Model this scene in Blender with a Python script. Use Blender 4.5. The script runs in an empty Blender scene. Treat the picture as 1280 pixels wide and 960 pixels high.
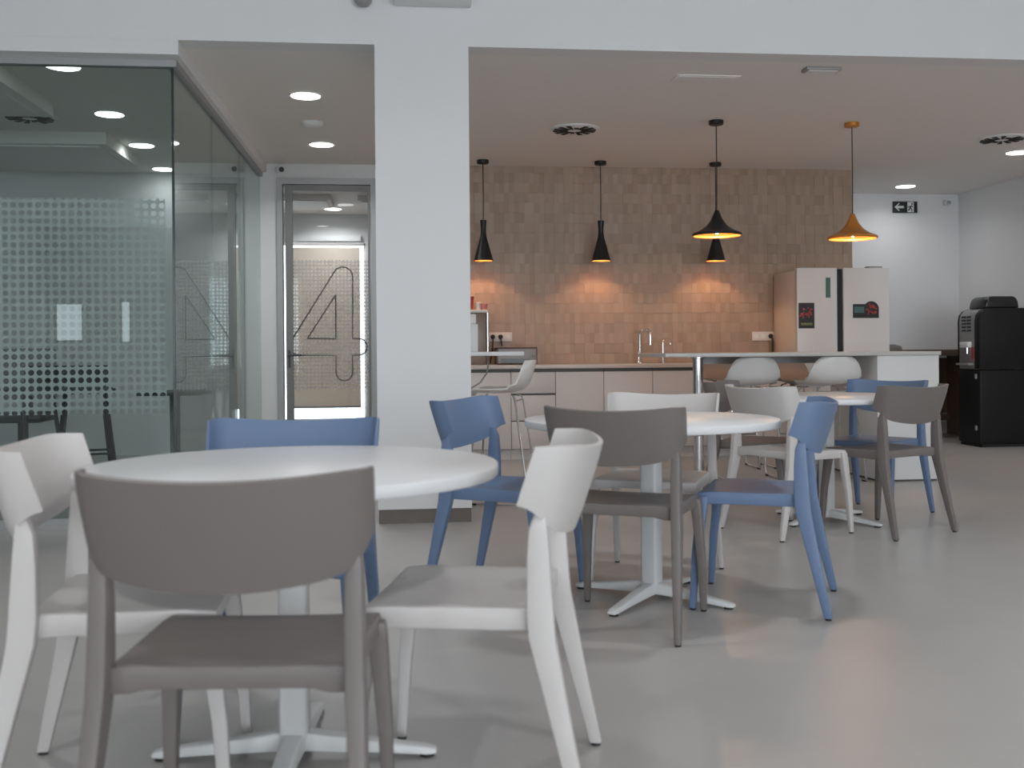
import bpy, bmesh, math, random
from mathutils import Vector, Matrix
random.seed(7)
R = math.radians
C = bpy.context.scene.collection
S = bpy.context.scene

# ---------------------------------------------------------------- camera, world, light
CAM_H = 1.03; FPX = 1300.0; YAW = R(6.15); ROLL = 0.008; HOR = 438.0
cd = bpy.data.cameras.new('camera'); cam = bpy.data.objects.new('camera', cd); C.objects.link(cam)
cd.sensor_width = 36.0; cd.lens = 36.0 * FPX / 1280.0
cd.shift_y = -(480.0 - HOR) / 1280.0
cam.location = (0, 0, CAM_H)
cam.rotation_mode = 'QUATERNION'
cam.rotation_quaternion = (Matrix.Rotation(-YAW, 3, 'Z') @ Matrix.Rotation(R(90), 3, 'X') @ Matrix.Rotation(-ROLL, 3, 'Z')).to_quaternion()
cd.dof.use_dof = True; cd.dof.focus_distance = 8.0; cd.dof.aperture_fstop = 4.0
S.camera = cam

w = bpy.data.worlds.new('world'); S.world = w; w.use_nodes = True
bg = w.node_tree.nodes['Background']; bg.inputs[0].default_value = (0.86, 0.93, 1.0, 1); bg.inputs[1].default_value = 4.5
S.view_settings.view_transform = 'Standard'; S.view_settings.look = 'None'
S.view_settings.exposure = -0.14; S.view_settings.gamma = 1.0; S.view_settings.use_curve_mapping = False

def area(name, loc, size, sy, energy, col, rot):
    l = bpy.data.lights.new(name, 'AREA'); l.shape = 'RECTANGLE'; l.size = size; l.size_y = sy
    l.energy = energy; l.color = col
    o = bpy.data.objects.new(name, l); C.objects.link(o); o.location = loc; o.rotation_euler = rot
    return o
DAY = (0.84, 0.92, 1.0)
BIGWIN = [(-4.2, -3.05), (-.6, 2.3), (2.9, 5.8)]
WZ0, WZ1 = 0.4, 3.0
for (a, b) in BIGWIN:       # daylight entering through the windows in the wall behind the camera
    area('window_daylight', ((a+b)/2, -7.02, (WZ0+WZ1)/2), b-a-0.1, WZ1-WZ0-0.1, 42*(b-a), DAY, (R(90), 0, 0))

# pixel -> point on a plane (1280 x 960 photo)
def ray(x, y):
    u = x-640; v = y-HOR
    a = u*math.cos(ROLL)-v*math.sin(ROLL); b = -u*math.sin(ROLL)-v*math.cos(ROLL)
    s, c = math.sin(YAW), math.cos(YAW)
    return (s*FPX+c*a, c*FPX-s*a, b)
def ony(x, y, Y):
    d = ray(x, y); t = Y/d[1]; return (d[0]*t, Y, CAM_H+d[2]*t)

# ---------------------------------------------------------------- materials
def srgb(r, g, b):
    f = lambda c: (c/255/12.92) if c/255 <= .04045 else ((c/255+.055)/1.055)**2.4
    return (f(r), f(g), f(b), 1)
M = {}
def mat(name, col, rough=.5, metal=0, bump=0, scale=60, var=0, emit=None, es=1, spec=.5):
    m = bpy.data.materials.new(name); m.use_nodes = True; nt = m.node_tree; b = nt.nodes['Principled BSDF']
    b.inputs['Base Color'].default_value = col; b.inputs['Roughness'].default_value = rough
    b.inputs['Metallic'].default_value = metal; b.inputs['Specular IOR Level'].default_value = spec
    if emit: b.inputs['Emission Color'].default_value = emit; b.inputs['Emission Strength'].default_value = es
    if bump or var:
        tc = nt.nodes.new('ShaderNodeTexCoord'); n = nt.nodes.new('ShaderNodeTexNoise'); n.inputs['Scale'].default_value = scale
        n.inputs['Detail'].default_value = 4
        nt.links.new(tc.outputs['Object'], n.inputs['Vector'])
        if var:
            mx = nt.nodes.new('ShaderNodeMix'); mx.data_type = 'RGBA'
            mx.inputs[6].default_value = [c*(1-var) for c in col[:3]]+[1]; mx.inputs[7].default_value = [min(1, c*(1+var)) for c in col[:3]]+[1]
            nt.links.new(n.outputs['Fac'], mx.inputs[0]); nt.links.new(mx.outputs[2], b.inputs['Base Color'])
        if bump:
            bp = nt.nodes.new('ShaderNodeBump'); bp.inputs['Strength'].default_value = bump; bp.inputs['Distance'].default_value = .002
            nt.links.new(n.outputs['Fac'], bp.inputs['Height']); nt.links.new(bp.outputs[0], b.inputs['Normal'])
    M[name] = m; return m
mat('paint', (.78, .78, .78, 1), .75, bump=.15, scale=180, var=.015)
mat('ceil', (.85, .82, .79, 1), .85, bump=.08, scale=120, var=.01)
mat('floor', (.445, .428, .41, 1), .32, bump=.03, scale=2.5, var=.07, spec=.45)
mat('skirt', (.16, .135, .12, 1), .5, var=.1, scale=20)
mat('white_pl', (.61, .58, .56, 1), .45, bump=.06, scale=400)
mat('grey_pl', (.185, .162, .152, 1), .45, bump=.06, scale=400)
mat('blue_pl', (.145, .215, .35, 1), .45, bump=.06, scale=400)
mat('table_w', (.74, .74, .745, 1), .35, bump=.02, scale=200)
mat('metal_w', (.74, .74, .73, 1), .4)
mat('shell', (.84, .82, .80, 1), .4)
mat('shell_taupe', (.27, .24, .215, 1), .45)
mat('chrome', (.75, .75, .75, 1), .12, 1)
mat('alu', (.40, .40, .40, 1), .5, .6)
mat('alu_dark', (.22, .215, .21, 1), .5, .5)
mat('rubber', (.015, .015, .015, 1), .6)
mat('black_m', (.010, .010, .010, 1), .5, spec=.25)
mat('blackgloss', (.01, .01, .011, 1), .25)
tm = mat('tile', (.53, .445, .39, 1), .42, bump=.05)
nt = tm.node_tree; N = nt.nodes.new; L = nt.links.new        # each half tile fired to a slightly different tone
ge = N('ShaderNodeNewGeometry'); vm = N('ShaderNodeVectorMath'); vm.operation = 'MULTIPLY'; vm.inputs[1].default_value = (20, 0, 10); L(ge.outputs['Position'], vm.inputs[0])
va = N('ShaderNodeVectorMath'); va.operation = 'ADD'; va.inputs[1].default_value = (.2, .5, .05); L(vm.outputs[0], va.inputs[0])
vf = N('ShaderNodeVectorMath'); vf.operation = 'FLOOR'; L(va.outputs[0], vf.inputs[0]); wn_ = N('ShaderNodeTexWhiteNoise'); L(vf.outputs[0], wn_.inputs['Vector'])
mx_ = N('ShaderNodeMix'); mx_.data_type = 'RGBA'; mx_.inputs[6].default_value = (.345, .245, .175, 1); mx_.inputs[7].default_value = (.42, .305, .225, 1)
L(wn_.outputs['Value'], mx_.inputs[0]); L(mx_.outputs[2], nt.nodes['Principled BSDF'].inputs['Base Color'])
mat('grout', (.40, .29, .21, 1), .8)
mat('cabinet', (.68, .635, .61, 1), .45)
mat('gola', (.10, .095, .09, 1), .5)
mat('worktop', (.62, .54, .49, 1), .3, var=.04, scale=40)
mat('island', (.76, .755, .74, 1), .4)
mat('island_top', (.58, .57, .54, 1), .3, var=.02, scale=50)
mat('fridge', (.66, .66, .66, 1), .35)
mat('fridge_side', (.70, .64, .59, 1), .45)
mat('lampblack', (.012, .011, .011, 1), .42)
mat('copper', (.55, .24, .06, 1), .35, 1)
mat('copperpaint', (.62, .25, .05, 1), .38, .4)
mat('gold_in', (.9, .45, .15, 1), .4, .6); mat('copper_in', (.38, .13, .04, 1), .5)
mat('led', (1, 1, 1, 1), .5, emit=(1, 1, 1, 1), es=9)
mat('bulb', (1, .8, .5, 1), .5, emit=(1, .62, .28, 1), es=20)
mat('ringw', (.8, .8, .8, 1), .5)
mat('slot', (.02, .018, .017, 1), .8)
mat('signblack', (.012, .02, .016, 1), .5)
mat('signwhite', (.8, .82, .8, 1), .5)
mat('red', (.35, .03, .025, 1), .45)
mat('pink', (.55, .2, .2, 1), .5)
mat('teal', (.06, .14, .13, 1), .5)
mat('olive', (.16, .17, .06, 1), .5)
mat('darkprint', (.015, .014, .014, 1), .45)
mat('wood_d', (.13, .085, .065, 1), .45, var=.25, scale=14)
mat('plate_w', (.74, .70, .66, 1), .4)
mat('greyplastic', (.32, .31, .31, 1), .4)
mat('paper_w', (.75, .74, .73, 1), .6)
mat('steel', (.20, .155, .13, 1), .35, .2)
mat('brownred', (.13, .05, .045, 1), .4)
mat('line', (.05, .055, .06, 1), .5)
mat('darkfurn', (.018, .02, .02, 1), .5)
mat('bowl', (.17, .155, .14, 1), .5)
mat('cabgrey', (.30, .30, .30, 1), .35, .3)
# blind: lets some daylight through
bm_ = bpy.data.materials.new('blind'); bm_.use_nodes = True; nt = bm_.node_tree; nt.nodes.clear()
o_ = nt.nodes.new('ShaderNodeOutputMaterial'); mx = nt.nodes.new('ShaderNodeMixShader'); d = nt.nodes.new('ShaderNodeBsdfDiffuse'); t = nt.nodes.new('ShaderNodeBsdfTranslucent')
d.inputs[0].default_value = (.78, .70, .62, 1); t.inputs[0].default_value = (.72, .62, .52, 1); mx.inputs[0].default_value = .26
nt.links.new(d.outputs[0], mx.inputs[1]); nt.links.new(t.outputs[0], mx.inputs[2]); nt.links.new(mx.outputs[0], o_.inputs[0]); M['blind'] = bm_
def glass(name, tint, ior=1.5):
    m = bpy.data.materials.new(name); m.use_nodes = True; nt = m.node_tree; nt.nodes.clear()
    o = nt.nodes.new('ShaderNodeOutputMaterial'); mx = nt.nodes.new('ShaderNodeMixShader'); tr = nt.nodes.new('ShaderNodeBsdfTransparent')
    gl = nt.nodes.new('ShaderNodeBsdfGlossy')
    ge = nt.nodes.new('ShaderNodeNewGeometry'); dt = nt.nodes.new('ShaderNodeVectorMath'); dt.operation = 'DOT_PRODUCT'
    nt.links.new(ge.outputs['Incoming'], dt.inputs[0]); nt.links.new(ge.outputs['True Normal'], dt.inputs[1])
    def mth(op, a, b):      # Schlick reflectance, the same on both faces of the pane
        n = nt.nodes.new('ShaderNodeMath'); n.operation = op
        for i, q in enumerate((a, b)):
            if q is None: continue
            if isinstance(q, (int, float)): n.inputs[i].default_value = q
            else: nt.links.new(q, n.inputs[i])
        return n.outputs[0]
    f0 = ((ior-1)/(ior+1))**2
    fr_ = mth('ADD', mth('MULTIPLY', mth('POWER', mth('SUBTRACT', 1.0, mth('ABSOLUTE', dt.outputs['Value'], None)), 5.0), 1-f0), f0)
    tr.inputs[0].default_value = tint; gl.inputs['Roughness'].default_value = 0.0; gl.inputs[0].default_value = (.95, 1, .98, 1)
    nt.links.new(fr_, mx.inputs[0]); nt.links.new(tr.outputs[0], mx.inputs[1]); nt.links.new(gl.outputs[0], mx.inputs[2]); nt.links.new(mx.outputs[0], o.inputs[0])
    M[name] = m
glass('glass_front', (.80, .85, .84, 1)); glass('glass_side', (.80, .84, .83, 1)); glass('glass_clear', (.97, .98, .98, 1), 1.4)
mat('glass_edge', (.02, .035, .033, 1), .2)
def film(name, pitch, rad, opac, dcol, horiz='X'):
    # frosted print with a grid of round clear dots
    m = bpy.data.materials.new(name); m.use_nodes = True; nt = m.node_tree; nt.nodes.clear(); N = nt.nodes.new; L = nt.links.new
    o = N('ShaderNodeOutputMaterial'); tc = N('ShaderNodeTexCoord'); sx = N('ShaderNodeSeparateXYZ'); L(tc.outputs['Object'], sx.inputs[0])
    acc = None
    for ax in (horiz, 'Z'):
        a = N('ShaderNodeMath'); a.operation = 'MULTIPLY'; a.inputs[1].default_value = 1/pitch; L(sx.outputs[ax], a.inputs[0])
        b = N('ShaderNodeMath'); b.operation = 'FRACT'; L(a.outputs[0], b.inputs[0])
        c = N('ShaderNodeMath'); c.operation = 'SUBTRACT'; c.inputs[1].default_value = .5; L(b.outputs[0], c.inputs[0])
        e = N('ShaderNodeMath'); e.operation = 'MULTIPLY'; L(c.outputs[0], e.inputs[0]); L(c.outputs[0], e.inputs[1])
        if acc is None: acc = e
        else:
            s = N('ShaderNodeMath'); s.operation = 'ADD'; L(acc.outputs[0], s.inputs[0]); L(e.outputs[0], s.inputs[1]); acc = s
    g = N('ShaderNodeMath'); g.operation = 'GREATER_THAN'; g.inputs[1].default_value = (rad/pitch)**2; L(acc.outputs[0], g.inputs[0])
    k = N('ShaderNodeMath'); k.operation = 'MULTIPLY'; k.inputs[1].default_value = opac; L(g.outputs[0], k.inputs[0])
    df = N('ShaderNodeBsdfDiffuse'); df.inputs[0].default_value = dcol; tl = N('ShaderNodeBsdfTranslucent'); tl.inputs[0].default_value = (.7, .72, .7, 1)
    mx = N('ShaderNodeMixShader'); mx.inputs[0].default_value = .25; L(df.outputs[0], mx.inputs[1]); L(tl.outputs[0], mx.inputs[2])
    tr = N('ShaderNodeBsdfTransparent'); fin = N('ShaderNodeMixShader'); L(k.outputs[0], fin.inputs[0]); L(tr.outputs[0], fin.inputs[1]); L(mx.outputs[0], fin.inputs[2]); L(fin.outputs[0], o.inputs[0])
    M[name] = m
film('film_front', .0472, .0172, .86, (.84, .85, .85, 1)); film('film_door', .036, .0125, .30, (.6, .6, .6, 1))

# ---------------------------------------------------------------- mesh helpers
class MB:
    def __init__(s): s.v = []; s.f = []
    def add(s, v, f):
        o = len(s.v); s.v += [tuple(p) for p in v]; s.f += [tuple(i+o for i in q) for q in f]; return s
    def box(s, x0, x1, y0, y1, z0, z1):
        return s.add([(x0,y0,z0),(x1,y0,z0),(x1,y1,z0),(x0,y1,z0),(x0,y0,z1),(x1,y0,z1),(x1,y1,z1),(x0,y1,z1)],
                     [(0,3,2,1),(4,5,6,7),(0,1,5,4),(1,2,6,5),(2,3,7,6),(3,0,4,7)])
    def tube(s, pts, r, n=8, caps=True):
        pts = [Vector(p) for p in pts]; rs = r if isinstance(r, (list, tuple)) else [r]*len(pts)
        vs = []; fs = []
        d0 = (pts[1]-pts[0]).normalized(); up = Vector((0,0,1)) if abs(d0.z) < .9 else Vector((1,0,0))
        nrm = d0.cross(up).normalized()
        for i, p in enumerate(pts):
            if i == 0: d = pts[1]-pts[0]
            elif i == len(pts)-1: d = pts[-1]-pts[-2]
            else: d = (pts[i+1]-p).normalized()+(p-pts[i-1]).normalized()
            d.normalize(); nrm = (nrm-d*nrm.dot(d)).normalized(); b = d.cross(nrm)
            for k in range(n):
                a = 2*math.pi*k/n; vs.append(p+(nrm*math.cos(a)+b*math.sin(a))*rs[i])
        for i in range(len(pts)-1):
            for k in range(n):
                k2 = (k+1) % n; fs.append((i*n+k, i*n+k2, (i+1)*n+k2, (i+1)*n+k))
        if caps: fs.append(tuple(range(n-1, -1, -1))); fs.append(tuple((len(pts)-1)*n+k for k in range(n)))
        return s.add(vs, fs)
    def lathe(s, prof, n=32, c=(0,0,0)):
        vs = []; fs = []
        for (r, z) in prof:
            for k in range(n):
                a = 2*math.pi*k/n; vs.append((c[0]+r*math.cos(a), c[1]+r*math.sin(a), c[2]+z))
        for i in range(len(prof)-1):
            for k in range(n):
                k2 = (k+1) % n; fs.append((i*n+k, i*n+k2, (i+1)*n+k2, (i+1)*n+k))
        if prof[0][0] > 1e-5: fs.append(tuple(range(n-1, -1, -1)))
        if prof[-1][0] > 1e-5: fs.append(tuple((len(prof)-1)*n+k for k in range(n)))
        return s.add(vs, fs)
    def prism(s, poly, y0, y1):    # poly in (x,z), extruded along y
        n = len(poly)
        return s.add([(x, y0, z) for x, z in poly]+[(x, y1, z) for x, z in poly],
                     [tuple(range(n)), tuple(range(2*n-1, n-1, -1))]+[(i, i+n, (i+1) % n+n, (i+1) % n) for i in range(n)])
    def loft(s, rings):            # list of closed rings of equal length
        n = len(rings[0]); vs = [p for r in rings for p in r]; fs = []
        for i in range(len(rings)-1):
            for k in range(n):
                k2 = (k+1) % n; fs.append((i*n+k, i*n+k2, (i+1)*n+k2, (i+1)*n+k))
        fs.append(tuple(range(n-1, -1, -1))); fs.append(tuple((len(rings)-1)*n+k for k in range(n)))
        return s.add(vs, fs)
    def build(s, name, m, parent=None, loc=(0,0,0), bevel=0, seg=2, smooth=False, rz=0, angle=40):
        me = bpy.data.meshes.new(name); me.from_pydata(s.v, [], s.f)
        bm = bmesh.new(); bm.from_mesh(me); bmesh.ops.remove_doubles(bm, verts=bm.verts, dist=1e-6)
        bmesh.ops.recalc_face_normals(bm, faces=bm.faces)
        if bevel:
            ed = [e for e in bm.edges if len(e.link_faces) == 2 and e.calc_face_angle(0) > R(30)]
            bmesh.ops.bevel(bm, geom=ed, offset=bevel, segments=seg, affect='EDGES', profile=.5, clamp_overlap=True)
        if smooth or bevel:
            for f in bm.faces: f.smooth = True
            for e in bm.edges:
                if len(e.link_faces) == 2 and e.calc_face_angle(0) > R(angle): e.smooth = False
        bm.to_mesh(me); bm.free()
        me.materials.append(M[m]); o = bpy.data.objects.new(name, me); C.objects.link(o)
        o.location = loc; o.rotation_euler = (0, 0, rz)
        if parent: o.parent = parent
        return o
def tag(o, label=None, cat=None, group=None, kind=None):
    if label: o['label'] = label
    if cat: o['category'] = cat
    if group: o['group'] = group
    if kind: o['kind'] = kind
    return o
def thing(name, label, cat, loc=(0,0,0), rz=0, group=None):
    o = bpy.data.objects.new(name, None); C.objects.link(o); o.location = loc; o.rotation_euler = (0, 0, rz); o.empty_display_size = .1
    return tag(o, label, cat, group)
def struct(name, mb, m, label=None, **k):
    return tag(mb.build(name, m, **k), label, None, None, 'structure')
def sempty(name, label=None, loc=(0,0,0)):
    o = bpy.data.objects.new(name, None); C.objects.link(o); o.location = loc
    return tag(o, label, None, None, 'structure')
def copy_tree(o, parent=None):
    c = o.copy(); C.objects.link(c); c.parent = parent
    for ch in list(o.children): copy_tree(ch, c)
    return c

# ---------------------------------------------------------------- structure
ZC = 2.86; XL, XR = -6.4, 6.68; YB = 10.28; YF = -7.0; ZN = 3.35
fl = struct('floor', MB().box(XL-.2, XR+.2, YF-.2, 16.2, -.1, 0), 'floor', 'smooth pale grey resin floor')
jm = MB()
jm.tube([(3.0, 4.75, 0), (3.12, 4.42, 0), (3.2, 4.2, 0)], .0016, 4)
jm.build('hairline_joint', 'skirt', fl)
struct('ceiling', MB().box(XL-.2, XR+.2, 6.42, 16.2, ZC, ZC+.12), 'ceil', 'warm white plaster ceiling over the kitchen')
struct('ceiling_near', MB().box(XL-.2, XR+.2, YF-.2, 6.25, ZN, ZN+.12), 'ceil', 'higher ceiling over the seating area')
struct('wall_beam', MB().box(XL, XR, 6.25, 6.42, ZC, ZN), 'paint', 'white beam face above the opening')
pil = struct('wall_pillar', MB().box(-.137, .424, 6.2501, 6.72, .085, ZC), 'paint', 'white square pillar')
struct('baseboard_pillar', MB().box(-.132, .42, 6.256, 6.72, 0, .085), 'skirt', 'dark brown skirting of the pillar')
struct('wall_header', MB().box(XL, -1.275, 6.2505, 6.46, 2.775, ZC-.0005), 'paint', 'white header above the glass room')
struct('wall_header_side', MB().box(-1.42, -1.275, 6.46, YB, 2.775, ZC-.0005), 'paint')
struct('wall_right', MB().box(XR, XR+.15, YF-.2, 11.84, 0, ZN), 'paint', 'white right wall')
struct('wall_far', MB().box(4.64, XR+.15, 11.84, 12.0, 0, ZC), 'paint', 'white far wall with exit sign')
kw = struct('wall_kitchen', MB().box(-.12, 4.64, YB, YB+.1, 0, ZC), 'grout', 'kitchen wall clad in beige relief tiles')
struct('wall_kitchen_return', MB().box(4.54, 4.64, YB+.1, 11.84, 0, ZC), 'paint')
struct('wall_left', MB().box(XL-.15, XL, YF-.2, 16, 0, ZN), 'paint')
# back wall with window openings
wins = [(-6.3, -5.77, 1.24, 1.98), (-5.14, -4.92, 1.21, 2.02)]+[(a, b, WZ0, WZ1) for a, b in BIGWIN]
bw = MB(); xs = XL
for (a, b, z0, z1) in wins:
    bw.box(xs, a, YF-.15, YF, 0, ZN); bw.box(a, b, YF-.15, YF, 0, z0); bw.box(a, b, YF-.15, YF, z1, ZN); xs = b
bw.box(xs, XR, YF-.15, YF, 0, ZN)
struct('wall_back', bw, 'paint')
# corridor end wall with door opening
DX0, DX1, DZ = -1.125, -.245, 2.66
cw = MB(); cw.box(-1.42, DX0, YB, YB+.12, 0, ZC); cw.box(DX1, -.12, YB, YB+.12, 0, ZC); cw.box(DX0, DX1, YB, YB+.12, DZ, ZC)
struct('wall_corridor', cw, 'paint', 'white corridor end wall around the glass door')
# glass room back wall
struct('wall_glass_room', MB().box(XL, -1.42, YB+.6, YB+.75, 0, ZC), 'paint', 'plain back wall inside the glass room')
struct('wall_glass_room_side', MB().box(-1.5, -1.42, YB, YB+.6, 0, ZC), 'paint')
# room behind door
struct('wall_meeting_left', MB().box(-2.3, -2.2, YB+.75, 14.0, 0, ZC), 'paint')
struct('wall_meeting_right', MB().box(.9, 1.0, YB+.12, 14.0, 0, ZC), 'paint')
mw = MB(); wx0, wx1, wz0, wz1 = -1.75, -.445, .11, 2.48
mw.box(-2.3, wx0, 14, 14.15, 0, ZC); mw.box(wx1, 1, 14, 14.15, 0, ZC); mw.box(wx0, wx1, 14, 14.15, 0, wz0); mw.box(wx0, wx1, 14, 14.15, wz1, ZC)
struct('wall_meeting_back', mw, 'paint', 'wall with a bright window behind the glass door')
for (a, b, z0, z1) in wins:
    i = sempty('window_%d' % (wins.index((a, b, z0, z1))+4), loc=((a+b)/2, YF-.08, z0))
    fm = MB(); ww = (b-a)/2; hh = z1-z0
    for q in ((-ww, -ww+.04, 0, hh), (ww-.04, ww, 0, hh), (-ww, ww, 0, .04), (-ww, ww, hh-.04, hh)): fm.box(q[0], q[1], -.02, .02, q[2], q[3])
    fm.build('window_frame', 'alu', i)

# ---- kitchen tiles
def tilemesh(kind, T=.1):
    h = T/2; lo, hi = .005, .0092
    d = {0: (hi, hi, lo, lo), 1: (lo, lo, hi, hi), 2: (lo, hi, hi, lo), 3: (hi, lo, lo, hi), 4: (.008, .008, .008, .008)}[kind]   # bl br tr tl
    p = [(-h, 0, -h), (h, 0, -h), (h, 0, h), (-h, 0, h)]; q = h-.0003
    t = [(-q, -d[0], -q), (q, -d[1], -q), (q, -d[2], q), (-q, -d[3], q)]
    return p+t, [(4, 5, 6, 7), (0, 1, 5, 4), (1, 2, 6, 5), (2, 3, 7, 6), (3, 0, 4, 7)]
tdata = []
for k in range(5):
    v, f = tilemesh(k); me = bpy.data.meshes.new('tile'); me.from_pydata(v, [], f); me.materials.append(M['tile'])
    b_ = bmesh.new(); b_.from_mesh(me); bmesh.ops.recalc_face_normals(b_, faces=b_.faces); b_.to_mesh(me); b_.free(); tdata.append(me)
PT = .1; nt_ = 0; rest = MB()
for rz in range(20):
    for cx in range(41):
        x = .59+cx*PT; z = .945+rz*PT
        if x > 4.6: continue
        k = random.choice((0, 0, 1, 2, 3, 3, 4))
        if nt_ < 300:
            o = bpy.data.objects.new('tile', tdata[k]); C.objects.link(o); o.parent = kw; o.location = (x, YB, z); nt_ += 1
        else:
            v, f = tilemesh(k); rest.add([(a+x, b+YB, c+z) for a, b, c in v], f)
tag(rest.build('wall_tiles', 'tile', kw), kind='stuff')

# ---- glass partitions
g1 = sempty('window_1', 'green tinted glass partition with dotted frosted film', (-1.34, 6.4, 0))
MB().box(-4.9, -.008, -.006, .006, .06, 2.735).build('pane', 'glass_front', g1)
MB().box(-4.9, -.05, .0085, .0095, .671, 1.956).build('frosted_film', 'film_front', g1)
MB().box(-5.0, .03, -.03, .03, 2.735, 2.775).build('top_rail', 'alu', g1)
MB().box(-5.0, .03, -.03, .03, 0, .06).build('bottom_rail', 'alu', g1)
MB().box(-.006, .007, -.007, .007, .06, 2.735).build('corner_joint', 'glass_edge', g1)
g2 = sempty('window_2', 'long side glass partition along the corridor', (-1.34, 6.4, 0))
for i in range(3):
    a = .01+i*(3.87/3)
    MB().box(-.006, .006, a, a+3.87/3-.004, .06, 2.735).build('pane', 'glass_side', g2)
MB().box(-.03, .03, .03, 3.88, 2.735, 2.775).build('top_rail', 'alu', g2)
MB().box(-.03, .03, .03, 3.88, 0, .06).build('bottom_rail', 'alu', g2)
# ---- door
dr = sempty('door_1', 'tall glass door with aluminium frame and outlined number four', ((DX0+DX1)/2, YB, 0))
hw = (DX1-DX0)/2
fr = MB(); fr.box(-hw-.05, -hw+.002, -.03, .08, 0, DZ); fr.box(hw-.03, hw+.05, -.03, .08, 0, DZ); fr.box(-hw-.05, hw+.05, -.03, .08, DZ, DZ+.06)
fr.build('door_frame', 'alu', dr)
lf = MB(); lf.box(-hw+.028, -hw+.098, -.02, .03, .01, DZ-.006); lf.box(hw-.058, hw-.036, -.02, .03, .01, DZ-.006); lf.box(-hw+.098, hw-.058, -.02, .03, DZ-.06, DZ-.006); lf.box(-hw+.098, hw-.058, -.02, .03, .01, .09)
lo = lf.build('leaf_frame', 'alu_dark', dr)
MB().box(-hw+.098, hw-.058, 0, .008, .09, DZ-.06).build('pane', 'glass_clear', dr)
MB().box(-hw+.098, hw-.058, -.0030, -.0020, .663, 1.926).build('frosted_film', 'film_door', dr)
hb = MB(); hb.tube([(-hw+.06, -.02, 1.0), (-hw+.06, -.07, 1.0)], .011); hb.tube([(-hw+.05, -.07, 1.0), (-hw+.18, -.07, 1.0)], .011); hb.box(-hw+.05, -hw+.07, -.028, -.02, .88, 1.05)
hb.build('door_handle', 'line', dr, smooth=True)
def zp(x, y):
    p = ony(340+x/4.364, 320+y/4.364, YB-.006); return (p[0]-(DX0+DX1)/2, -.008, p[2])
def arc(cx, cy, r, a0, a1, n=10): return [(cx+r*math.cos(R(a0+(a1-a0)*i/n)), cy+r*math.sin(R(a0+(a1-a0)*i/n))) for i in range(n+1)]
outl = arc(386, 114, 54, -147, 0)+[(440, 450)]+arc(473, 495.5, 45.5, -90, 90)+[(440, 541)]+arc(395, 635, 45, 0, 180)+[(350, 541)]+arc(150, 489, 52, 90, 213)
outl.append(outl[0])
nm = MB(); nm.tube([zp(*p) for p in outl], .0062, 4, False)
tri = [(347, 212), (349, 451), (194, 449), (347, 212)]
for i in range(3): nm.tube([zp(*tri[i]), zp(*tri[i+1])], .0062, 4)
tag(nm.build('number_four', 'line', dr), 'thin dark outline of a large numeral 4')
# ---- blind in meeting room window
wn = sempty('window_3', 'bright window behind the glass door', ((wx0+wx1)/2, 14.05, wz0))
fm = MB(); ww = (wx1-wx0)/2; hh = wz1-wz0
for q in ((-ww, -ww+.03, 0, hh), (ww-.03, ww, 0, hh), (-ww, ww, 0, .03), (-ww, ww, hh-.03, hh)): fm.box(q[0], q[1], .03, .07, q[2], q[3])
fm.build('window_frame', 'ringw', wn)
bl = thing('roller_blind', 'beige roller blind drawn down over the bright window behind the door', 'blind', (-.995, 13.97, .31))
MB().box(-.475, .475, -.003, .003, 0, 2.10).build('fabric', 'blind', bl)
MB().box(-.475, .475, -.012, .012, -.025, 0).build('bottom_bar', 'greyplastic', bl)
MB().box(-.49, .49, -.03, .029, 2.19, 2.26).build('roller_case', 'ringw', bl)
for sx in (-.45, .45): MB().box(sx-.004, sx+.004, -.004, .004, 2.10, 2.19).build('hanger', 'ringw', bl)

# ---------------------------------------------------------------- ceiling things
def downlight(x, y, label, r=.105, e=9, z=ZC, grp=None):
    t = thing('downlight', label, 'ceiling light', (x, y, z), 0, grp)
    MB().lathe([(r+.012, 0), (r+.010, -.006), (r, -.008)], 32).build('trim_ring', 'ringw', t, smooth=True)
    MB().lathe([(r, -.0075), (r*.98, -.0105)], 32).build('diffuser', 'led', t)
    l = bpy.data.lights.new('downlight_lamp', 'AREA'); l.shape = 'DISK'; l.size = 2*r; l.energy = e; l.color = (.95, .97, 1.0); l.spread = R(150)
    o = bpy.data.objects.new('downlight_lamp', l); C.objects.link(o); o.parent = t; o.location = (0, 0, -.014)
downlight(-.654, 7.52, 'round downlight over the corridor, further from the glass door', e=12)
downlight(-.671, 9.28, 'round downlight over the corridor, closer to the glass door', e=12)
downlight(-2.187, 8.21, 'round downlight inside the glass room, middle of its row of three', e=2)
downlight(-2.239, 9.42, 'round downlight inside the glass room, next to the side glass', e=2)
downlight(-2.316, 10.62, 'round downlight at the back wall of the glass room', e=1)
downlight(-2.11, 6.86, 'round downlight just behind the front glass of the glass room', e=2)
downlight(5.716, 11.25, 'round downlight in front of the exit sign', e=3.5)
downlight(5.80, 9.22, 'round downlight beside the round air vent above the coffee machine', e=7)
downlight(5.8, 7.2, 'added unseen round downlight near the beam by the right wall', e=8)  # out of view, added to brighten the kitchen; carries on the row
downlight(-.834, 13.45, 'round downlight in the room behind the glass door')
for x, y in ((-1.4, 1.2), (1.5, 1.2), (4.4, 1.2), (-1.4, 4.1), (4.4, 4.1), (1.5, 4.1)):
    downlight(x, y, 'round downlight in the high ceiling over the round tables', e=13, z=ZN, grp='downlights over the round tables')

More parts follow.
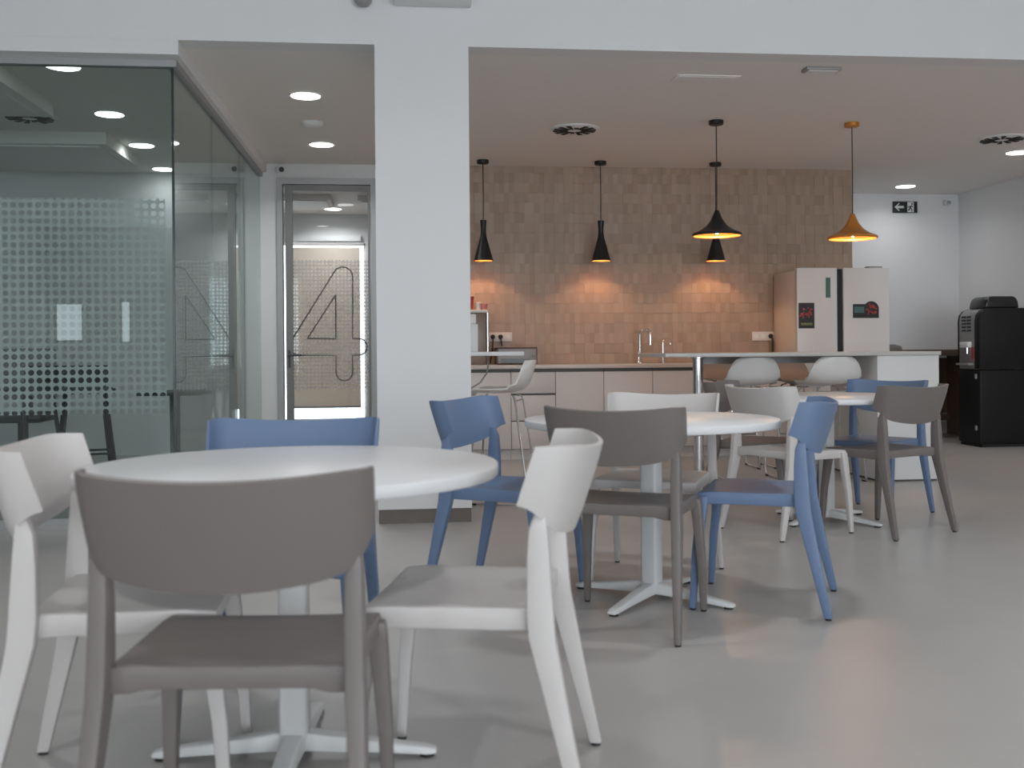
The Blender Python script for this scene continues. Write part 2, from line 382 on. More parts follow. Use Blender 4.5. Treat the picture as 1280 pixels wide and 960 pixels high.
def vent(x, y, label, r=.205):
    t = thing('ceiling_vent', label, 'air vent', (x, y, ZC))
    MB().lathe([(r, 0), (r, -.008), (r*.93, -.014), (.001, -.016)], 40).build('plate', 'ringw', t, smooth=True)
    for k in range(14):
        a = 2*math.pi*(k+.5)/14; c, s = math.cos(a), math.sin(a)
        r0, r1 = (.30*r, .52*r) if k % 7 == 3 else (.28*r, .86*r)
        p = lambda rr, wd: (rr*c-wd*s, rr*s+wd*c)
        q = [p(r0, -.010), p(r1, -.020), p(r1, .020), p(r0, .010)]
        m = MB(); m.add([(a_, b_, -.0195) for a_, b_ in q]+[(a_, b_, -.012) for a_, b_ in q], [(3,2,1,0),(4,5,6,7),(0,1,5,4),(1,2,6,5),(2,3,7,6),(3,0,4,7)])
        m.build('slot', 'slot', t)
vent(1.45, 8.50, 'round slotted air vent in the kitchen ceiling behind the pillar')
vent(5.276, 8.63, 'round slotted air vent above the black coffee machine')
vent(-2.82, 8.36, 'round slotted air vent in the glass room ceiling', .2)
sm = thing('smoke_detector', 'small white smoke detector on the corridor ceiling', 'smoke detector', (-.682, 8.41, ZC))
MB().lathe([(.085, 0), (.085, -.012), (.075, -.03), (.05, -.04), (.001, -.042)], 28).build('housing', 'ringw', sm, smooth=True)
MB().lathe([(.088, 0), (.088, -.006)], 28).build('mount', 'ringw', sm)
ls = thing('linear_vent', 'long thin rectangular access panel in the kitchen ceiling', 'ceiling panel', (2.07, 6.85, ZC))
MB().box(-.22, .22, -.085, .085, -.006, 0).build('panel_frame', 'ceil', ls)
MB().box(-.195, .195, -.06, .06, -.009, -.0061).build('panel', 'ceil', ls)
cs = thing('emergency_light', 'flat grey rectangular emergency light on the ceiling near the beam', 'emergency light', (2.76, 6.55, ZC))
MB().box(-.12, .12, -.05, .05, -.022, 0).build('housing', 'greyplastic', cs, bevel=.006)
MB().box(-.10, .10, -.035, .035, -.026, -.0221).build('diffuser', 'ringw', cs)
# box unit high on beam
un = thing('speaker_box', 'grey box unit mounted high on the white beam above the pillar', 'wall unit', (.2, 6.25, 3.09))
MB().box(-.22, .24, -.16, 0, -.0, .22).build('housing', 'ringw', un, bevel=.01)
MB().box(-.19, .21, -.168, -.1605, .03, .19).build('grille', 'greyplastic', un)
dc = thing('dome_camera', 'small grey dome camera on the beam beside the box unit', 'camera', (-.2, 6.25, 3.08))
MB().box(-.035, .035, -.05, 0, .03, .10).build('bracket', 'ringw', dc, bevel=.006)
MB().lathe([(.001, -.012), (.03, -.008), (.05, .01), (.055, .03), (.055, .045)], 20, (0, -.065, 0)).build('dome', 'greyplastic', dc, smooth=True)
def seccam(loc, label, side):
    t = thing('security_camera', label, 'camera', loc)
    MB().box(-.03, .03, -.04, 0, -.03, .03).build('mount', 'ringw', t, bevel=.006)
    MB().tube([(0, -.03, 0), (.03*side, -.10, -.012), (.045*side, -.15, -.02)], [.032, .034, .034], 14).build('body', 'ringw', t, smooth=True)
    MB().tube([(.044*side, -.147, -.02), (.048*side, -.158, -.0215)], .026, 14).build('lens', 'blackgloss', t, smooth=True)
seccam((-1.16, YB, 2.80), 'small white security camera above the glass door', 1)
seccam((6.52, 11.84, 2.76), 'small white security camera in the corner by the exit sign', -1)
# ceiling cassettes inside glass room and meeting room
def cassette(x, y, label, s=.45, dz=.10):
    t = thing('ceiling_cassette', label, 'ceiling panel', (x, y, ZC))
    MB().box(-s, s, -s, s, -dz, 0).build('housing', 'ceil', t)
    MB().box(-s*.86, s*.86, -s*.86, s*.86, -dz-.012, -dz).build('panel', 'ringw', t)
cassette(-3.05, 7.35, 'white box shaped ceiling panel over the front of the glass room', .55)
cassette(-2.95, 9.45, 'white box shaped ceiling panel over the rear of the glass room', .55)
cassette(-1.15, 12.6, 'white square ceiling panel behind the glass door, towards the glass room', .36, .06)
cassette(-.18, 12.6, 'white square ceiling panel behind the glass door, towards the kitchen', .30, .06)

# exit sign
ex = thing('exit_sign', 'dark exit sign with white arrow and running figure on the far wall', 'sign', (6.0, 11.835, 2.70))
SW, SH = .152, .067
MB().box(-SW, SW, -.02, 0, -SH, SH).build('plate', 'signblack', ex, bevel=.003)
def flat(poly, name, m, par, y=-.0215, th=.002): return MB().prism(poly, y, y+th-.0005).build(name, m, par)
flat([(-.135, 0), (-.085, .045), (-.068, .045), (-.098, .014), (-.02, .014), (-.02, -.014), (-.098, -.014), (-.068, -.045), (-.085, -.045)], 'arrow', 'signwhite', ex)
flat([(.025, -.060), (.105, -.060), (.105, .060), (.025, .060)], 'doorway', 'signwhite', ex)
man = MB()
for poly in ([(.055, .012), (.078, .022), (.07, -.015), (.052, -.01)], [(.052, -.008), (.066, -.014), (.042, -.045), (.03, -.04)], [(.06, -.01), (.072, -.012), (.088, -.03), (.084, -.055), (.074, -.054), (.076, -.034)],
             [(.056, .012), (.036, .012), (.03, -.006), (.038, -.008), (.042, .003), (.056, .003)], [(.074, .02), (.096, .006), (.092, -.002), (.074, .008)]): man.prism(poly, -.0230, -.0216)
man.prism([(.083+.011*math.cos(i*.7), .037+.011*math.sin(i*.7)) for i in range(9)], -.0230, -.0216)
man.build('running_figure', 'signblack', ex)

# ---------------------------------------------------------------- pendants
def pendant(x, y, zb, prof, label, m, inner, energy, canm, spot=(1, .58, .25), name='pendant_lamp'):
    t = thing(name, label, 'lamp', (x, y, ZC))
    MB().lathe([(.001, 0), (.058, 0), (.058, -.03), (.05, -.036), (.001, -.036)], 24).build('canopy', canm, t, smooth=True)
    top = prof[-1][1]+zb-ZC
    MB().tube([(0, 0, -.034), (.002, 0, (top-.03)/2), (0, 0, top-.002)], .0045, 8).build('cord', 'lampblack', t, smooth=True)
    sh = MB().lathe([(r, z+zb-ZC) for r, z in prof]+[(.001, prof[-1][1]+zb-ZC)], 40)
    v = sh.build('shade', m, t, smooth=True)
    # open the bottom: drop the cap and give an inner lining
    b = bmesh.new(); b.from_mesh(v.data); cap = [f for f in b.faces if len(f.verts) > 10 and f.calc_center_median().z < zb-ZC+.02]
    bmesh.ops.delete(b, geom=cap, context='FACES'); b.to_mesh(v.data); b.free()
    ins = MB().lathe([(max(r-.004, .001), z+zb-ZC-(.003 if i else 0)) for i, (r, z) in enumerate(prof[:-1])], 40)
    v2 = ins.build('lining', inner, t, smooth=True)
    b = bmesh.new(); b.from_mesh(v2.data); cap = [f for f in b.faces if len(f.verts) > 10 and f.calc_center_median().z < zb-ZC+.02]
    bmesh.ops.delete(b, geom=cap, context='FACES'); b.to_mesh(v2.data); b.free()
    return t
CONE = [(.094, 0), (.092, .006), (.032, .225), (.026, .27), (.026, .32), (.032, .39)]
DISC = [(.19, 0), (.197, .008), (.195, .020), (.135, .045), (.085, .08), (.05, .125), (.028, .175), (.016, .205)]
def bulb(t, z, r, energy, col):
    MB().lathe([(.001, -r), (r*.7, -r*.7), (r, 0), (r*.7, r*.7), (.3*r, r*1.4), (.001, r*1.5)], 16, (0, 0, z)).build('bulb', 'bulb', t, smooth=True)
    l = bpy.data.lights.new('pendant_light', 'POINT'); l.energy = energy; l.color = col; l.shadow_soft_size = .012
    o = bpy.data.objects.new('pendant_light', l); C.objects.link(o); o.parent = t; o.location = (0, 0, z-r-.014)
WARM = (1, .60, .30)
for x, lab in ((.806, 'black cone pendant lamp above the coffee maker beside the pillar'), (1.952, 'black cone pendant lamp between the pillar and the sink tap'), (3.10, 'black cone pendant lamp hanging nearest the refrigerator over the counter')):
    t = pendant(x, 9.96, 1.893, CONE, lab, 'lampblack', 'copper_in', 0, 'lampblack'); bulb(t, 1.893+.105-ZC, .022, 9.0, WARM)
t = pendant(2.537, 8.12, 1.935, DISC, 'wide black bell pendant lamp over the island', 'lampblack', 'gold_in', 0, 'lampblack'); bulb(t, 1.935+.045-ZC, .03, 7.0, WARM)
t = pendant(3.672, 8.12, 1.915, DISC, 'wide copper bell pendant lamp over the island', 'copperpaint', 'gold_in', 0, 'copperpaint'); bulb(t, 1.915+.045-ZC, .03, 7.0, WARM)

# ---------------------------------------------------------------- round tables
def round_table(name_label, cx, cy, ang):
    t = thing('round_table', name_label, 'table', (cx, cy, 0), ang, 'round white tables')
    RT = .522
    MB().lathe([(.001, .715), (RT-.003, .715), (RT, .718), (RT, .742), (RT-.003, .745), (.001, .745)], 72).build('tabletop', 'table_w', t, smooth=True, angle=60)
    MB().lathe([(.001, .700), (.16, .700), (.16, .715), (.001, .715)], 24).build('mounting_plate', 'metal_w', t)
    MB().box(-.036, .036, -.036, .036, .05, .70).build('column', 'metal_w', t, bevel=.012, seg=3)
    for k in range(4):
        m = MB(); rings = []
        for (r, wd, z0, z1) in ((.0, .034, .026, .075), (.06, .03, .024, .066), (.22, .025, .016, .042), (.335, .022, .008, .026), (.36, .017, .008, .02)):
            rings.append([(r, -wd, z0), (r, wd, z0), (r, wd*.8, z1), (r, -wd*.8, z1)])
        m.loft(rings)
        a = m.build('foot', 'metal_w', t, rz=k*math.pi/2, bevel=.004)
        MB().lathe([(.019, 0), (.019, .012), (.012, .014)], 14, (.335, 0, 0)).build('glide', 'rubber', a)
    return t
T1 = (-.273, 2.69); T2 = (1.03, 4.22); T3 = (2.53, 5.98)
round_table('round white pedestal table set with two white chairs', *T1, R(-5))
round_table('round white pedestal table set with two blue chairs', *T2, R(-40))
round_table('round white pedestal table set with two grey chairs beside the island', *T3, R(-57))

# ---------------------------------------------------------------- chairs
def chair_parts(m):
    root = bpy.data.objects.new('plastic_chair', None); C.objects.link(root)
    # backrest: wraps forward at the ends, leans back, dips at the bottom centre
    NU, NV = 48, 6; W = .262; sag = .158; yb = -.250; th = .017
    def surf(u, v):
        au = abs(u)
        ph = u*R(86); t = math.sin(ph)/math.sin(R(86)); at = abs(t)
        zt = .812+.016*at**2-.004*at**20; zb = .612+.035*at**2+.05*at**14
        z = zb+(zt-zb)*v
        x = W*t; y = yb+sag*(.38*at**2+.62*(1-math.cos(ph))**4)-.33*(z-.64)
        x *= 1+.035*(z-.64)/.18
        return Vector((x, y, z))
    vs = []; fs = []
    for side in (0, 1):
        for i in range(NU+1):
            for j in range(NV+1):
                u = -1+2*i/NU; v = j/NV; p = surf(u, v)
                e = 1e-3; du = surf(u+e, v)-surf(u-e, v); dv = surf(u, v+e)-surf(u, v-e); n = du.cross(dv).normalized()
                tt = th*(1-.35*(abs(v-.5)*2)**4)*(1-.35*abs(u)**8)
                vs.append(p+n*(tt/2 if side == 0 else -tt/2))
    st = (NU+1)*(NV+1); ix = lambda s, i, j: s*st+i*(NV+1)+j
    for i in range(NU):
        for j in range(NV):
            fs.append((ix(0,i,j), ix(0,i+1,j), ix(0,i+1,j+1), ix(0,i,j+1))); fs.append((ix(1,i,j), ix(1,i,j+1), ix(1,i+1,j+1), ix(1,i+1,j)))
    for i in range(NU):
        fs.append((ix(0,i,0), ix(1,i,0), ix(1,i+1,0), ix(0,i+1,0))); fs.append((ix(0,i,NV), ix(0,i+1,NV), ix(1,i+1,NV), ix(1,i,NV)))
    for j in range(NV):
        fs.append((ix(0,0,j), ix(0,0,j+1), ix(1,0,j+1), ix(1,0,j))); fs.append((ix(0,NU,j), ix(1,NU,j), ix(1,NU,j+1), ix(0,NU,j+1)))
    MB().add(vs, fs).build('backrest', m, root, smooth=True, angle=60)
    # seat
    NX, NY = 12, 12; vs = []; fs = []
    def sp(u, v, top):
        y = -.185+.402*v; hw = .228+.010*v
        y += -.012*(1-v)*0
        x = hw*u
        if top: z = .468-.016*(1-u*u)*(1-.3*v)*min(1, v*4)*min(1, (1-v)*3.0+.25)-.006*max(0, v-.85)/.15
        else: z = .418+(.008 if abs(u) < .8 else 0)
        return (x, y, z)
    for top in (1, 0):
        for i in range(NX+1):
            for j in range(NY+1): vs.append(sp(-1+2*i/NX, j/NY, top))
    st = (NX+1)*(NY+1); ix = lambda s, i, j: s*st+i*(NY+1)+j
    for i in range(NX):
        for j in range(NY):
            fs.append((ix(0,i,j), ix(0,i+1,j), ix(0,i+1,j+1), ix(0,i,j+1))); fs.append((ix(1,i,j), ix(1,i,j+1), ix(1,i+1,j+1), ix(1,i+1,j)))
    for i in range(NX):
        fs.append((ix(0,i,0), ix(1,i,0), ix(1,i+1,0), ix(0,i+1,0))); fs.append((ix(0,i,NY), ix(0,i+1,NY), ix(1,i+1,NY), ix(1,i,NY)))
    for j in range(NY):
        fs.append((ix(0,0,j), ix(0,0,j+1), ix(1,0,j+1), ix(1,0,j))); fs.append((ix(0,NX,j), ix(1,NX,j), ix(1,NX,j+1), ix(0,NX,j+1)))
    MB().add(vs, fs).build('seat', m, root, bevel=.006, seg=2)
    def leg(stn):
        rings = []
        for (x, y, z, wx, wy) in stn: rings.append([(x-wx, y-wy, z), (x+wx, y-wy, z), (x+wx, y+wy, z), (x-wx, y+wy, z)])
        return MB().loft(rings)
    for s in (-1, 1):
        o = leg([(s*.262, -.278, .006, .0125, .015), (s*.250, -.229, .22, .0160, .0215), (s*.241, -.187, .41, .0185, .029), (s*.2385, -.183, .465, .0185, .029), (s*.2375, -.180, .58, .018, .025), (s*.238, -.180, .645, .0165, .020), (s*.2375, -.186, .685, .012, .010)]).build('leg', m, root, bevel=.005)
        MB().lathe([(.012, 0), (.0125, .007)], 10, (s*.262, -.278, 0)).build('glide', 'rubber', o)
        o = leg([(s*.250, .236, .006, .0125, .0125), (s*.244, .222, .22, .0165, .0165), (s*.232, .197, .415, .021, .021), (s*.2295, .194, .45, .02, .02)]).build('leg', m, root, bevel=.005)
        MB().lathe([(.012, 0), (.0125, .007)], 10, (s*.250, .236, 0)).build('glide', 'rubber', o)
    def narrow(o):
        for ch in o.children:
            for v in ch.data.vertices: v.co.x *= .955
            narrow(ch)
    narrow(root)
    return root
CH = {}
def chair(col, x, y, hx, hy, label):
    if col not in CH: CH[col] = o = chair_parts(col+'_pl')
    else: o = copy_tree(CH[col])
    o.location = (x, y, 0); o.rotation_euler = (0, 0, math.atan2(-hx, hy))
    tag(o, label, 'chair', 'plastic chairs around the round tables')
TW = 'round table with two white chairs'; TB = 'round table with two blue chairs'; TG = 'round table with two grey chairs'
chair('grey', -.292, 2.09, .10, 1, 'grey plastic chair at the '+TW)
chair('white', .172, 2.495, -.972, .23, 'white plastic chair at the front table, backing towards the '+TB)
chair('white', -.632, 2.559, 1, .05, 'white plastic chair at the front table, backing towards the glass partition')
chair('blue', -.344, 3.062, -.1, -1, 'blue plastic chair at the '+TW)
chair('grey', .857, 3.883, .465, .885, 'grey plastic chair at the '+TB)
chair('blue', 1.459, 4.126, -.9, .43, 'blue plastic chair at the middle table, backing towards the open floor')
chair('white', 1.139, 4.597, -.44, -.88, 'white plastic chair at the '+TB)
chair('blue', .461, 4.397, .85, -.5, 'blue plastic chair at the middle table, backing towards the white pillar')
chair('white', 2.175, 5.674, .93, .37, 'white plastic chair at the '+TG)
chair('grey', 2.717, 5.635, -.43, .9, 'grey plastic chair backing towards the open floor at the table beside the island')
chair('blue', 2.917, 6.193, -.8, -.6, 'blue plastic chair at the '+TG)
chair('grey', 2.196, 6.278, .8, -.55, 'grey plastic chair mostly hidden behind the white chair at the table beside the island')

# ---------------------------------------------------------------- island
ISY0, ISY1, ISX0, ISX1, ISZ = 7.60, 8.50, 1.97, 4.14, .998
isl = thing('kitchen_island', 'white bar height island with overhanging top and chrome leg', 'counter', (3.0, 8.05, 0))
MB().box(ISX0-3, ISX1-3, ISY0-8.05, ISY1-8.05, ISZ-.03, ISZ).build('bar_top', 'island_top', isl, bevel=.003)
bo = MB().box(.63, 1.125, ISY0-8.05+.01, ISY1-8.05-.01, .015, ISZ-.031).build('end_block', 'island', isl, bevel=.002)
MB().box(.65, 1.11, ISY0-8.05+.03, ISY1-8.05-.03, 0, .015).build('plinth', 'gola', isl)
MB().lathe([(.06, 0), (.06, .008), (.042, .012), (.042, ISZ-.045), (.06, ISZ-.04), (.06, ISZ-.0305)], 28, (-.65, 0, 0)).build('leg', 'chrome', isl, smooth=True)
MB().box(-.6, .62, .1, .14, ISZ-.09, ISZ-.0305).build('support_rail', 'alu', isl)

def stool_parts():
    root = bpy.data.objects.new('bar_stool', None); C.objects.link(root)
    prof = [(.215, .725, .17), (.20, .745, .19), (.15, .752, .205), (.05, .748, .212), (-.06, .752, .215), (-.13, .772, .218), (-.17, .81, .217), (-.19, .86, .205), (-.205, .91, .180), (-.215, .945, .150), (-.22, .963, .112)]
    NU = 12; vs = []; fs = []
    n = len(prof)
    for s in (0, 1):
        for i, (y, z, hw) in enumerate(prof):
            for j in range(NU+1):
                u = -1+2*j/NU
                zz = z+(.028*abs(u)**2.5 if i < 6 else .0); yy = y+(.05*abs(u)**2 if i >= 5 else 0)
                if s: 
                    a = prof[max(0, i-1)]; b = prof[min(n-1, i+1)]; ty, tz = b[0]-a[0], b[1]-a[1]; l = math.hypot(ty, tz); yy += .011*(-tz)/l*1; zz += -.011*(-ty)/l*1
                vs.append((hw*u, yy, zz))
    st = n*(NU+1); ix = lambda s, i, j: s*st+i*(NU+1)+j
    for i in range(n-1):
        for j in range(NU):
            fs.append((ix(0,i,j), ix(0,i,j+1), ix(0,i+1,j+1), ix(0,i+1,j))); fs.append((ix(1,i,j), ix(1,i+1,j), ix(1,i+1,j+1), ix(1,i,j+1)))
    for i in range(n-1):
        fs.append((ix(0,i,0), ix(0,i+1,0), ix(1,i+1,0), ix(1,i,0))); fs.append((ix(0,i,NU), ix(1,i,NU), ix(1,i+1,NU), ix(0,i+1,NU)))
    for j in range(NU):
        fs.append((ix(0,0,j), ix(1,0,j), ix(1,0,j+1), ix(0,0,j+1))); fs.append((ix(0,n-1,j), ix(0,n-1,j+1), ix(1,n-1,j+1), ix(1,n-1,j)))
    MB().add(vs, fs).build('seat_shell', 'shell', root, smooth=True, angle=55)
    for s in (-1, 1):
        o = MB().tube([(s*.10, .13, .725), (s*.15, .15, .715), (s*.165, .158, .69), (s*.212, .205, .03), (s*.214, .200, .012), (s*.214, .18, .009), (s*.214, -.18, .009), (s*.214, -.2, .012), (s*.212, -.205, .03), (s*.165, -.11, .69), (s*.15, -.10, .715), (s*.10, -.08, .722)], .0075, 8).build('sled_leg', 'chrome', root, smooth=True)
        for y in (-.17, .17): MB().box(s*.214-.012, s*.214+.012, y-.02, y+.02, 0, .012).build('glide', 'rubber', o)
    MB().tube([(-.193, .186, .30), (.193, .186, .30)], .0075, 8).build('footrest', 'chrome', root, smooth=True)
    MB().tube([(-.165, -.11, .69), (.165, -.11, .69)], .006, 8).build('cross_bar', 'chrome', root, smooth=True)
    return root
st0 = stool_parts(); stf = [False]
def stool(x, y, ang, label, taupe=False):
    o = st0 if not stf[0] else copy_tree(st0); stf[0] = True
    o.location = (x, y, 0); o.rotation_euler = (0, 0, R(ang)); tag(o, label, 'stool', 'taupe shell bar stools' if taupe else 'white shell bar stools')
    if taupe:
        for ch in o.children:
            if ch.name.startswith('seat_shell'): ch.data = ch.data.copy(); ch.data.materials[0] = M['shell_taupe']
stool(2.735, 7.98, 0, 'white shell bar stool with its back to the round tables, nearer the chrome leg')
stool(3.33, 7.84, 2, 'white shell bar stool with its back to the round tables, nearer the white end block')
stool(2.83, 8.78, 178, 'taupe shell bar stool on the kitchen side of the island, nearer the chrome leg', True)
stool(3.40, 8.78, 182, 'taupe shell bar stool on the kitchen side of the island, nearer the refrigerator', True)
stool(.70, 7.08, 74, 'white shell bar stool seen from the side at the high table behind the pillar')

# high table behind pillar
ht = thing('high_table', 'white high table behind the pillar', 'table', (.35, 7.1, 0))
MB().box(-.42, .46, -.32, .32, .995, 1.022).build('tabletop', 'table_w', ht, bevel=.004)
for sx in (-.36, .0):
    MB().box(sx-.025, sx+.025, -.025, .025, .012, .995).build('leg', 'metal_w', ht, bevel=.004)
    MB().box(sx-.03, sx+.03, -.28, .28, 0, .012).build('foot', 'metal_w', ht)
bx = thing('carton', 'white carton standing on the high table behind the pillar', 'box', (.466, 7.15, 1.022))
MB().box(-.07, .065, -.05, .05, 0, .19).build('body', 'paper_w', bx, bevel=.003)
MB().box(-.06, .055, -.045, .045, .19, .26).build('cap', 'plate_w', bx, bevel=.01)

pc = thing('power_cable', 'dark cable looping down from the high table behind the pillar', 'cable', (.62, 7.436, 1.0))
MB().tube([(0, 0, .0), (.012, .01, -.06), (.0, .01, -.13), (-.05, .01, -.20), (-.13, .01, -.245), (-.25, .0, -.255), (-.36, -.15, -.25), (-.376, -.32, -.25)], .006, 8).build('cord', 'greyplastic', pc, smooth=True)
MB().box(-.015, .015, -.012, .012, -.012, .012).build('plug', 'rubber', pc, bevel=.003)

# ---------------------------------------------------------------- kitchen run
WTZ = .893
KX = [.10, .57, 1.032, 1.452, 1.914, 2.385, 2.855, 3.32, 3.74]
cab_lab = ['two door unit behind the pillar', 'under the coffee maker', 'with drawers under the toaster oven', 'beside the drawers', 'left of the sink tap', 'under the sink tap', 'behind the chrome island leg', 'beside the refrigerator']
cab_lab = ['plain beige handleless cabinet behind the pillar', 'plain beige handleless cabinet under the coffee maker', 'beige handleless cabinet with three stacked drawers', 'plain beige cabinet next to the three drawers', 'plain beige cabinet between the drawers and the sink tap', 'plain beige cabinet under the sink tap', 'plain beige cabinet behind the chrome island leg', 'plain beige cabinet beside the refrigerator']
for i in range(8):
    a, b = KX[i], KX[i+1]; wd = (b-a)/2-.0015
    t = thing('kitchen_cabinet', cab_lab[i], 'cabinet', ((a+b)/2, 9.70, 0), 0, 'beige kitchen base cabinets')
    MB().box(-wd, wd, .0, .56, .10, WTZ-.041).build('body', 'gola', t)
    MB().box(-wd, wd, .04, .06, 0, .10).build('plinth', 'cabinet', t)
    if i == 2:
        for z0, z1 in ((.105, .362), (.372, .607), (.625, .823)): MB().box(-wd+.001, wd-.001, -.02, 0, z0, z1).build('drawer', 'cabinet', t, bevel=.0015)
    else:
        MB().box(-wd+.001, wd-.001, -.02, 0, .105, .823).build('door', 'cabinet', t, bevel=.0015)
wt = tag(MB().box(.05, 3.742, 9.665, 10.268, WTZ-.038, WTZ).build('worktop', 'worktop', bevel=.003), 'long pale stone worktop along the tiled kitchen wall', 'worktop')
# taps
tp = thing('sink_tap', 'tall chrome gooseneck kitchen tap', 'tap', (2.36, 10.10, WTZ), R(-35))
MB().lathe([(.032, 0), (.032, .01), (.024, .02), (.024, .10), (.018, .11)], 20).build('base', 'chrome', tp, smooth=True)
pts = [(0, 0, .10), (0, 0, .28)]+[(.055-.055*math.cos(R(a)), 0, .28+.055*math.sin(R(a))) for a in range(20, 181, 20)]+[(.11, 0, .24)]
MB().tube(pts, .013, 12).build('spout', 'chrome', tp, smooth=True)
MB().tube([(.11, 0, .255), (.11, 0, .18)], .017, 12).build('spray_head', 'chrome', tp, smooth=True)
MB().tube([(.02, 0, .07), (.06, -.01, .085)], .007, 8).build('lever', 'chrome', tp, smooth=True)
tp = thing('filter_tap', 'thin small curved water filter tap beside the sink tap', 'tap', (2.60, 10.12, WTZ), R(10))
MB().lathe([(.018, 0), (.018, .012), (.01, .016), (.01, .05)], 16).build('base', 'chrome', tp, smooth=True)
MB().tube([(0, 0, .04), (0, 0, .20)]+[(.04-.04*math.cos(R(a)), 0, .20+.04*math.sin(R(a))) for a in range(20, 181, 20)]+[(.08, 0, .185)], .0055, 8).build('spout', 'chrome', tp, smooth=True)
# sockets
def sockets(x, z, n, label, plugs):
    t = thing('socket_plate', label, 'socket', (x, YB-.0135, z))
    wv = .077*n/2
    MB().box(-wv, wv, -.010, 0, -.045, .045).build('plate', 'plate_w', t, bevel=.003)
    for k in range(n):
        cx = -wv+.077*(k+.5); mm = MB(); mm.lathe([(.024, 0), (.024, .002)], 20)
        mm.v = [(cx+p[0], -.0105-p[2], p[1]) for p in mm.v]; mm.build('socket', 'greyplastic' if k in plugs else 'ringw', t)
    return t, wv
t, wv = sockets(.992, 1.165, 3, 'three gang socket plate with two black plugs beside the coffee maker', (0, 1))
for k, ex_ in ((0, -.03), (1, .03)):
    cx = .992-wv+.077*(k+.5)
    p = thing('plug_cable', ['black plug with long cable in the socket next to the coffee maker', 'black plug with short cable in the middle socket above the toaster oven'][k], 'cable', (cx, YB-.026, 1.165), 0, 'plugs beside the coffee maker')
    mm = MB(); mm.lathe([(.022, 0), (.022, .02), (.012, .038)], 14); mm.v = [(q[0], -q[2], q[1]) for q in mm.v]; mm.build('plug', 'rubber', p, smooth=True)
    MB().tube([(0, -.03, 0), (0, -.045, -.02), (ex_*.3, -.045, -.12), (ex_, -.03, -.262)] if k == 0 else [(0, -.03, 0), (0, -.04, -.02), (.01, -.036, -.09)], .006, 8).build('cord', 'rubber', p, smooth=True)
t, wv = sockets(3.68, 1.155, 3, 'three gang socket plate beside the refrigerator', (2,))
p = thing('plug_cable', 'black plug and cable dropping beside the refrigerator', 'cable', (3.68+wv-.04, YB-.026, 1.155))
mm = MB(); mm.lathe([(.022, 0), (.022, .02), (.012, .038)], 14); mm.v = [(q[0], -q[2], q[1]) for q in mm.v]; mm.build('plug', 'rubber', p, smooth=True)
MB().tube([(0, -.03, 0), (.005, -.045, -.03), (.005, -.045, -.15), (.005, -.04, -.252)], .009, 8).build('cord', 'rubber', p, smooth=True)
# coffee maker + cups
cf = thing('coffee_maker', 'tall brown coffee maker with chrome edge on the worktop by the pillar', 'coffee maker', (.74, 10.08, WTZ))
MB().box(-.16, .085, -.14, .12, 0, .50).build('body', 'steel', cf, bevel=.01)
MB().tube([(.098, -.12, 0), (.098, -.12, .50)], .014, 10).build('chrome_edge', 'chrome', cf, smooth=True)
MB().box(-.17, .10, -.15, .125, .50, .53).build('cup_tray', 'plate_w', cf, bevel=.006)
for k, (x, y, m) in enumerate(((.68, 10.02, 'red'), (.755, 10.05, 'plate_w'), (.815, 10.03, 'pink'))):
    c = thing('cup', ['stack of small red cups on the coffee maker', 'pale cup in the middle of the coffee maker top', 'small pinkish glass at the edge of the coffee maker top'][k], 'cup', (x, y, WTZ+.53))
    hh = (.13, .075, .06)[k]
    MB().lathe([(.001, 0), (.024, 0), (.034, hh), (.030, hh), (.021, .008), (.001, .008)], 18).build('cup_body', m, c, smooth=True)
    MB().lathe([(.034, hh-.006), (.0365, hh-.003), (.034, hh), (.03, hh)], 18).build('rim', m, c)
# toaster oven
to = thing('toaster_oven', 'grey toaster oven with dark edges on the worktop', 'oven', (1.13, 10.02, WTZ))
MB().box(-.20, .17, -.15, .2, .012, .155).build('body', 'greyplastic', to, bevel=.008)
MB().box(-.205, .178, -.155, .205, .155, .167).build('lid', 'brownred', to, bevel=.004)
MB().box(-.17, .10, -.156, -.1505, .018, .055).build('slot', 'blackgloss', to)
MB().box(.17, .178, -.155, .205, .012, .155).build('side_edge', 'brownred', to)
MB().lathe([(.012, 0), (.012, .03)], 12, (.14, -.17, .07)).build('knob', 'chrome', to)

# refrigerator
FX0, FX1, FY, FZ = 3.79, 4.715, 9.62, 1.80
rf = thing('refrigerator', 'white two door refrigerator with dark centre gap', 'refrigerator', ((FX0+FX1)/2, FY, 0))
hw = (FX1-FX0)/2
MB().box(-hw, hw, .06, .63, .02, FZ-.02).build('body', 'fridge_side', rf, bevel=.006)
MB().box(-hw+.02, hw-.02, .08, .6, 0, .02).build('base', 'rubber', rf)
MB().box(-.058, -.004, .02, .06, .06, FZ-.01).build('centre_gap', 'blackgloss', rf)
for nm_, a, b in (('door', -hw, -.062), ('door', 0.0, hw)):
    MB().box(a, b, 0, .058, .05, FZ).build(nm_, 'fridge', rf, bevel=.006)
MB().box(-hw+.05, -hw+.14, .06, .14, FZ-.02, FZ+.012).build('hinge_cover', 'greyplastic', rf); MB().box(hw-.18, hw-.04, .06, .14, FZ-.02, FZ+.02).build('hinge_cover', 'greyplastic', rf)
fx = lambda px, py: (ony(px, py, FY)[0]-(FX0+FX1)/2, ony(px, py, FY)[2])
def rect(a, b): return [(a[0], b[1]), (b[0], b[1]), (b[0], a[1]), (a[0], a[1])]
MB().prism(rect(fx(1032, 347), fx(1038, 372)), -.003, -.0005).build('display', 'teal', rf)
